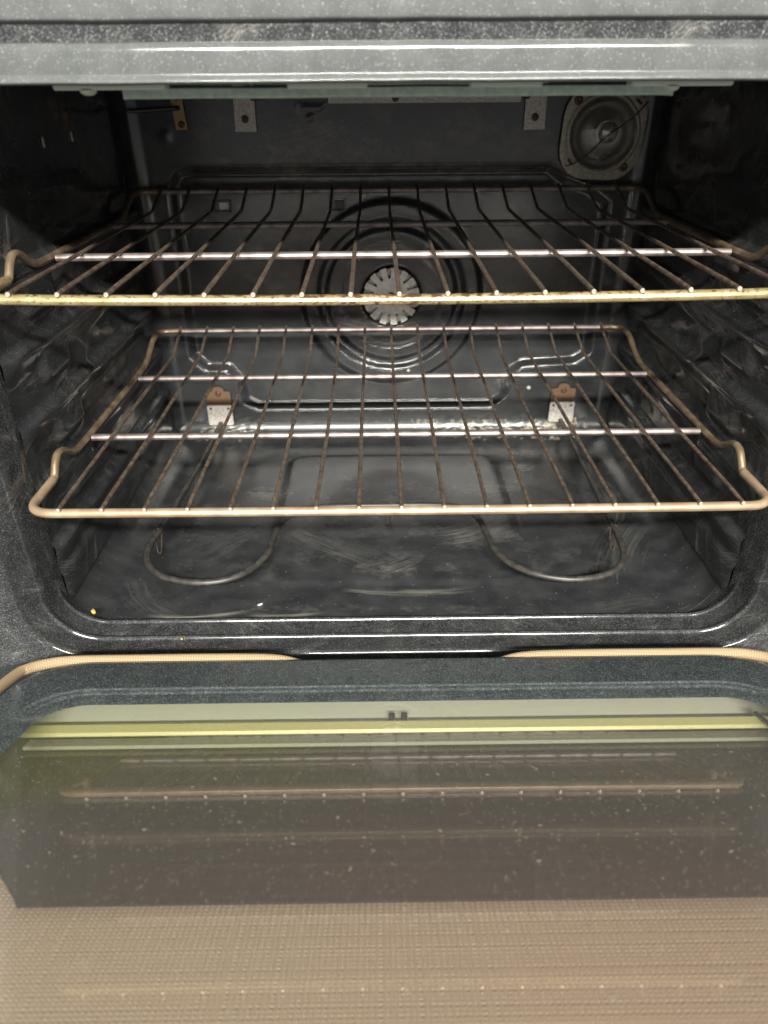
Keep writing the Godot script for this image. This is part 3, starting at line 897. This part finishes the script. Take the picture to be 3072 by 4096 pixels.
# ------------------------------------------------------------------ racks
func build_rack(label: String, at: Vector3, rail: Material, sag: float) -> void:
	var rack := holder("oven_rack", self, at)
	tag(rack, label, "oven rack", "wire racks in the oven")
	var hw := 0.3035
	# front rail with its rounded corners
	var f := fillet([Vector3(-hw, 0.0, -0.056), Vector3(-hw, 0, 0), Vector3(hw, 0, 0), Vector3(hw, 0, -0.056)], [0, 0.022, 0.022, 0], 8)
	var front := []
	for i in f.size():
		front.append(f[i])
		if i + 1 < f.size() and absf(f[i + 1].x - f[i].x) > 0.3:
			for k in range(1, 16):
				var q: Vector3 = f[i].lerp(f[i + 1], k / 16.0)
				q.y -= sag * (1.0 - pow(q.x / hw, 2))
				front.append(q)
	part("front_rail", tube(front, 0.0039, 12), rail, rack)
	for s in [-1.0, 1.0]:
		var sp := fillet([Vector3(s * hw, 0, -0.0555), Vector3(s * hw, 0.0, -0.060), Vector3(s * hw, 0.0158, -0.0730), Vector3(s * hw, 0.0148, -0.0865), Vector3(s * hw, 0.0005, -0.110), Vector3(s * hw, 0.0, -0.13), Vector3(s * hw, 0.0, -0.352), Vector3(s * hw, 0.0195, -0.398), Vector3(s * hw, 0.0191, -0.4284), Vector3(s * (hw - 0.03), 0.0191, -0.4284)], [0, 0.004, 0.009, 0.009, 0.010, 0.02, 0.02, 0.014, 0.018, 0], 6)
		part("side_rail", tube(sp, 0.0034, 12), M.side, rack)
	part("back_rail", tube([Vector3(-hw + 0.029, 0.0191, -0.4284), Vector3(0, 0.0191, -0.4284), Vector3(hw - 0.029, 0.0191, -0.4284)], 0.0035, 12), M.bar, rack)
	for z in [-0.1462, -0.3074]:
		part("cross_bar", tube([Vector3(-hw + 0.004, -0.0008, z), Vector3(0, -0.0008, z), Vector3(hw - 0.004, -0.0008, z)], 0.0034, 12), M.bar, rack)
	rng.seed = 200 + int(at.y * 1000)
	for k in range(-8, 9):
		var x := k * PITCH
		var j := rng.randfn(0, 0.0006)
		var dy := -sag * (1.0 - pow(x / hw, 2))
		var path := fillet([Vector3(x, 0.0047 + dy, 0.0036), Vector3(x, 0.0052 + dy, -0.02), Vector3(x + j, 0.0038, -0.1462), Vector3(x + j * 0.5, 0.0038, -0.3074), Vector3(x, 0.0038, -0.3745), Vector3(x, 0.0235, -0.4315)], [0, 0.004, 0.01, 0.01, 0.005, 0], 3)
		var w := part("wire", tube(path, 0.00175, 8), M.wire, rack)
		part("wire_end", lathe([Vector2(0.00176, 0.0), Vector2(0.00168, 0.0004), Vector2(0.0013, 0.0006), Vector2(0.0010, 0.0003), Vector2(0.0, 0.0003)], 12), M.tip, w, Vector3(x, 0.0047 + dy, 0.0035))

# ------------------------------------------------------------------ small loose things
func crumb_mesh(r: float, seed_: int) -> ArrayMesh:
	noise.seed = seed_
	noise.frequency = 0.9
	var rows := []
	for i in 7:
		var row := []
		for k in 9:
			var d := Vector3(cos(TAU * k / 9.0) * sin(PI * i / 6.0), cos(PI * i / 6.0), sin(TAU * k / 9.0) * sin(PI * i / 6.0))
			row.append(d * r * (1.0 + 0.9 * noise.get_noise_3dv(d * 1.6)))
		rows.append(row)
	return sheet(rows, true, true)

func build_crumbs() -> void:
	var c := part("crumb", crumb_mesh(0.0019, 3), M.crumb, self, Vector3(-0.2945, -0.1385, -0.046), Vector3(0.3, 0.8, 0.2))
	c.scale = Vector3(0.8, 0.9, 1.6)
	tag(c, "golden crumb in the corner of the oven floor", "crumb", "crumbs in the oven")
	c = part("crumb_001", crumb_mesh(0.0013, 8), M.white_crumb, self, Vector3(-0.138, -0.1492, -0.0675), Vector3(0, 0.5, 0))
	c.scale = Vector3(1.9, 0.7, 0.7)
	tag(c, "tiny white crumb on the black oven floor", "crumb", "crumbs in the oven")
	c = part("crumb_002", crumb_mesh(0.0008, 14), M.crumb, self, Vector3(-0.2005, -0.1398, -0.0065))
	tag(c, "tiny yellow crumb on the front sill of the oven", "crumb", "crumbs in the oven")
	# lint and flecks on the door glass
	rng.seed = 301
	var v := PackedVector3Array()
	var idx := PackedInt32Array()
	for i in 6500:
		var at := Vector3(rng.randf_range(-0.245, 0.245), 0.0003, rng.randf_range(0.10, 0.355))
		var big := rng.randf() < 0.03
		var r := rng.randf_range(0.0003, 0.0006) if big else rng.randf_range(0.00009, 0.00030)
		var long := rng.randf_range(1.0, 3.2)
		var turn := rng.randf() * TAU
		var s := v.size()
		v.append(at + Vector3(0, r * 0.35, 0))
		for k in 6:
			var a := TAU * k / 6.0
			var q := Vector2(cos(a) * r * long, sin(a) * r).rotated(turn) * rng.randf_range(0.5, 1.2)
			v.append(at + Vector3(q.x, 0, q.y))
		for k in 6:
			idx.append_array([s, s + 1 + k, s + 1 + (k + 1) % 6])
	var d := part("lint", commit(v, idx), M.dust, self, DOOR_AT, Vector3(-TILT, 0, 0))
	tag(d, "pale lint and flecks scattered over the door glass", "lint", "", "stuff")

# ------------------------------------------------------------------ scene
func _ready() -> void:
	var cam := Camera3D.new()
	cam.name = "camera"
	cam.transform = Transform3D(Basis(Vector3(0.99992064, -0.006179, 0.010979), Vector3(0.01096557, 0.85592693, -0.51698051), Vector3(-0.00620279, 0.51705987, 0.85592676)), Vector3(-0.01776892, 0.29579616, 0.49314418))
	cam.fov = 71.58
	cam.near = 0.02
	cam.far = 60.0
	var lens := CameraAttributesPhysical.new()
	lens.frustum_focal_length = 16.64
	lens.frustum_focus_distance = 0.64
	lens.exposure_aperture = 4.4
	lens.frustum_near = 0.02
	lens.frustum_far = 60.0
	cam.attributes = lens
	add_child(cam)
	var env := Environment.new()
	env.background_mode = Environment.BG_COLOR
	env.background_color = lin(0.25, 0.255, 0.25)
	env.tonemap_mode = Environment.TONE_MAPPER_LINEAR
	env.tonemap_exposure = 1.9
	env.sdfgi_enabled = true
	env.ssao_enabled = true
	env.ssil_enabled = true
	var we := WorldEnvironment.new()
	we.name = "surroundings"
	we.environment = env
	add_child(we)
	# long ceiling light of the kitchen, high in front of the oven
	var lamp_at := Vector3(0.10, 1.60, 2.30)
	var aim := Vector3(0, 0.0, -0.15)
	var light := AreaLight3D.new()
	light.name = "ceiling_tube"
	light.area_size = Vector2(1.7, 0.10)
	light.light_color = Color(1.0, 0.98, 0.935)
	light.light_energy = 17.0
	light.shadow_enabled = true
	light.area_range = 12.0
	add_child(light)
	light.look_at_from_position(lamp_at, aim)
	make_materials()
	var glow := mat("lamp_diffuser", Color(0.9, 0.9, 0.9), 0.5)
	glow.emission_enabled = true
	glow.emission = Color(1.0, 0.98, 0.935)
	glow.emission_energy_multiplier = 1.5
	var fit := part("ceiling_light", box(Vector3(1.72, 0.12, 0.05), 0.005), glow, self)
	fit.look_at_from_position(lamp_at - (aim - lamp_at).normalized() * 0.04, aim)
	tag(fit, "long white ceiling light hung high in front of the oven", "ceiling light")

	build_oven()
	build_rack("upper wire rack with straw yellow front rail, above the fan opening", Vector3(-0.0022, 0.1660, -0.0190), M.rail, 0.0025)
	build_rack("lower wire rack with pale pinkish front rail, just above the bottom heating rod", Vector3.ZERO, M.rail_low, 0.0008)
	build_crumbs()
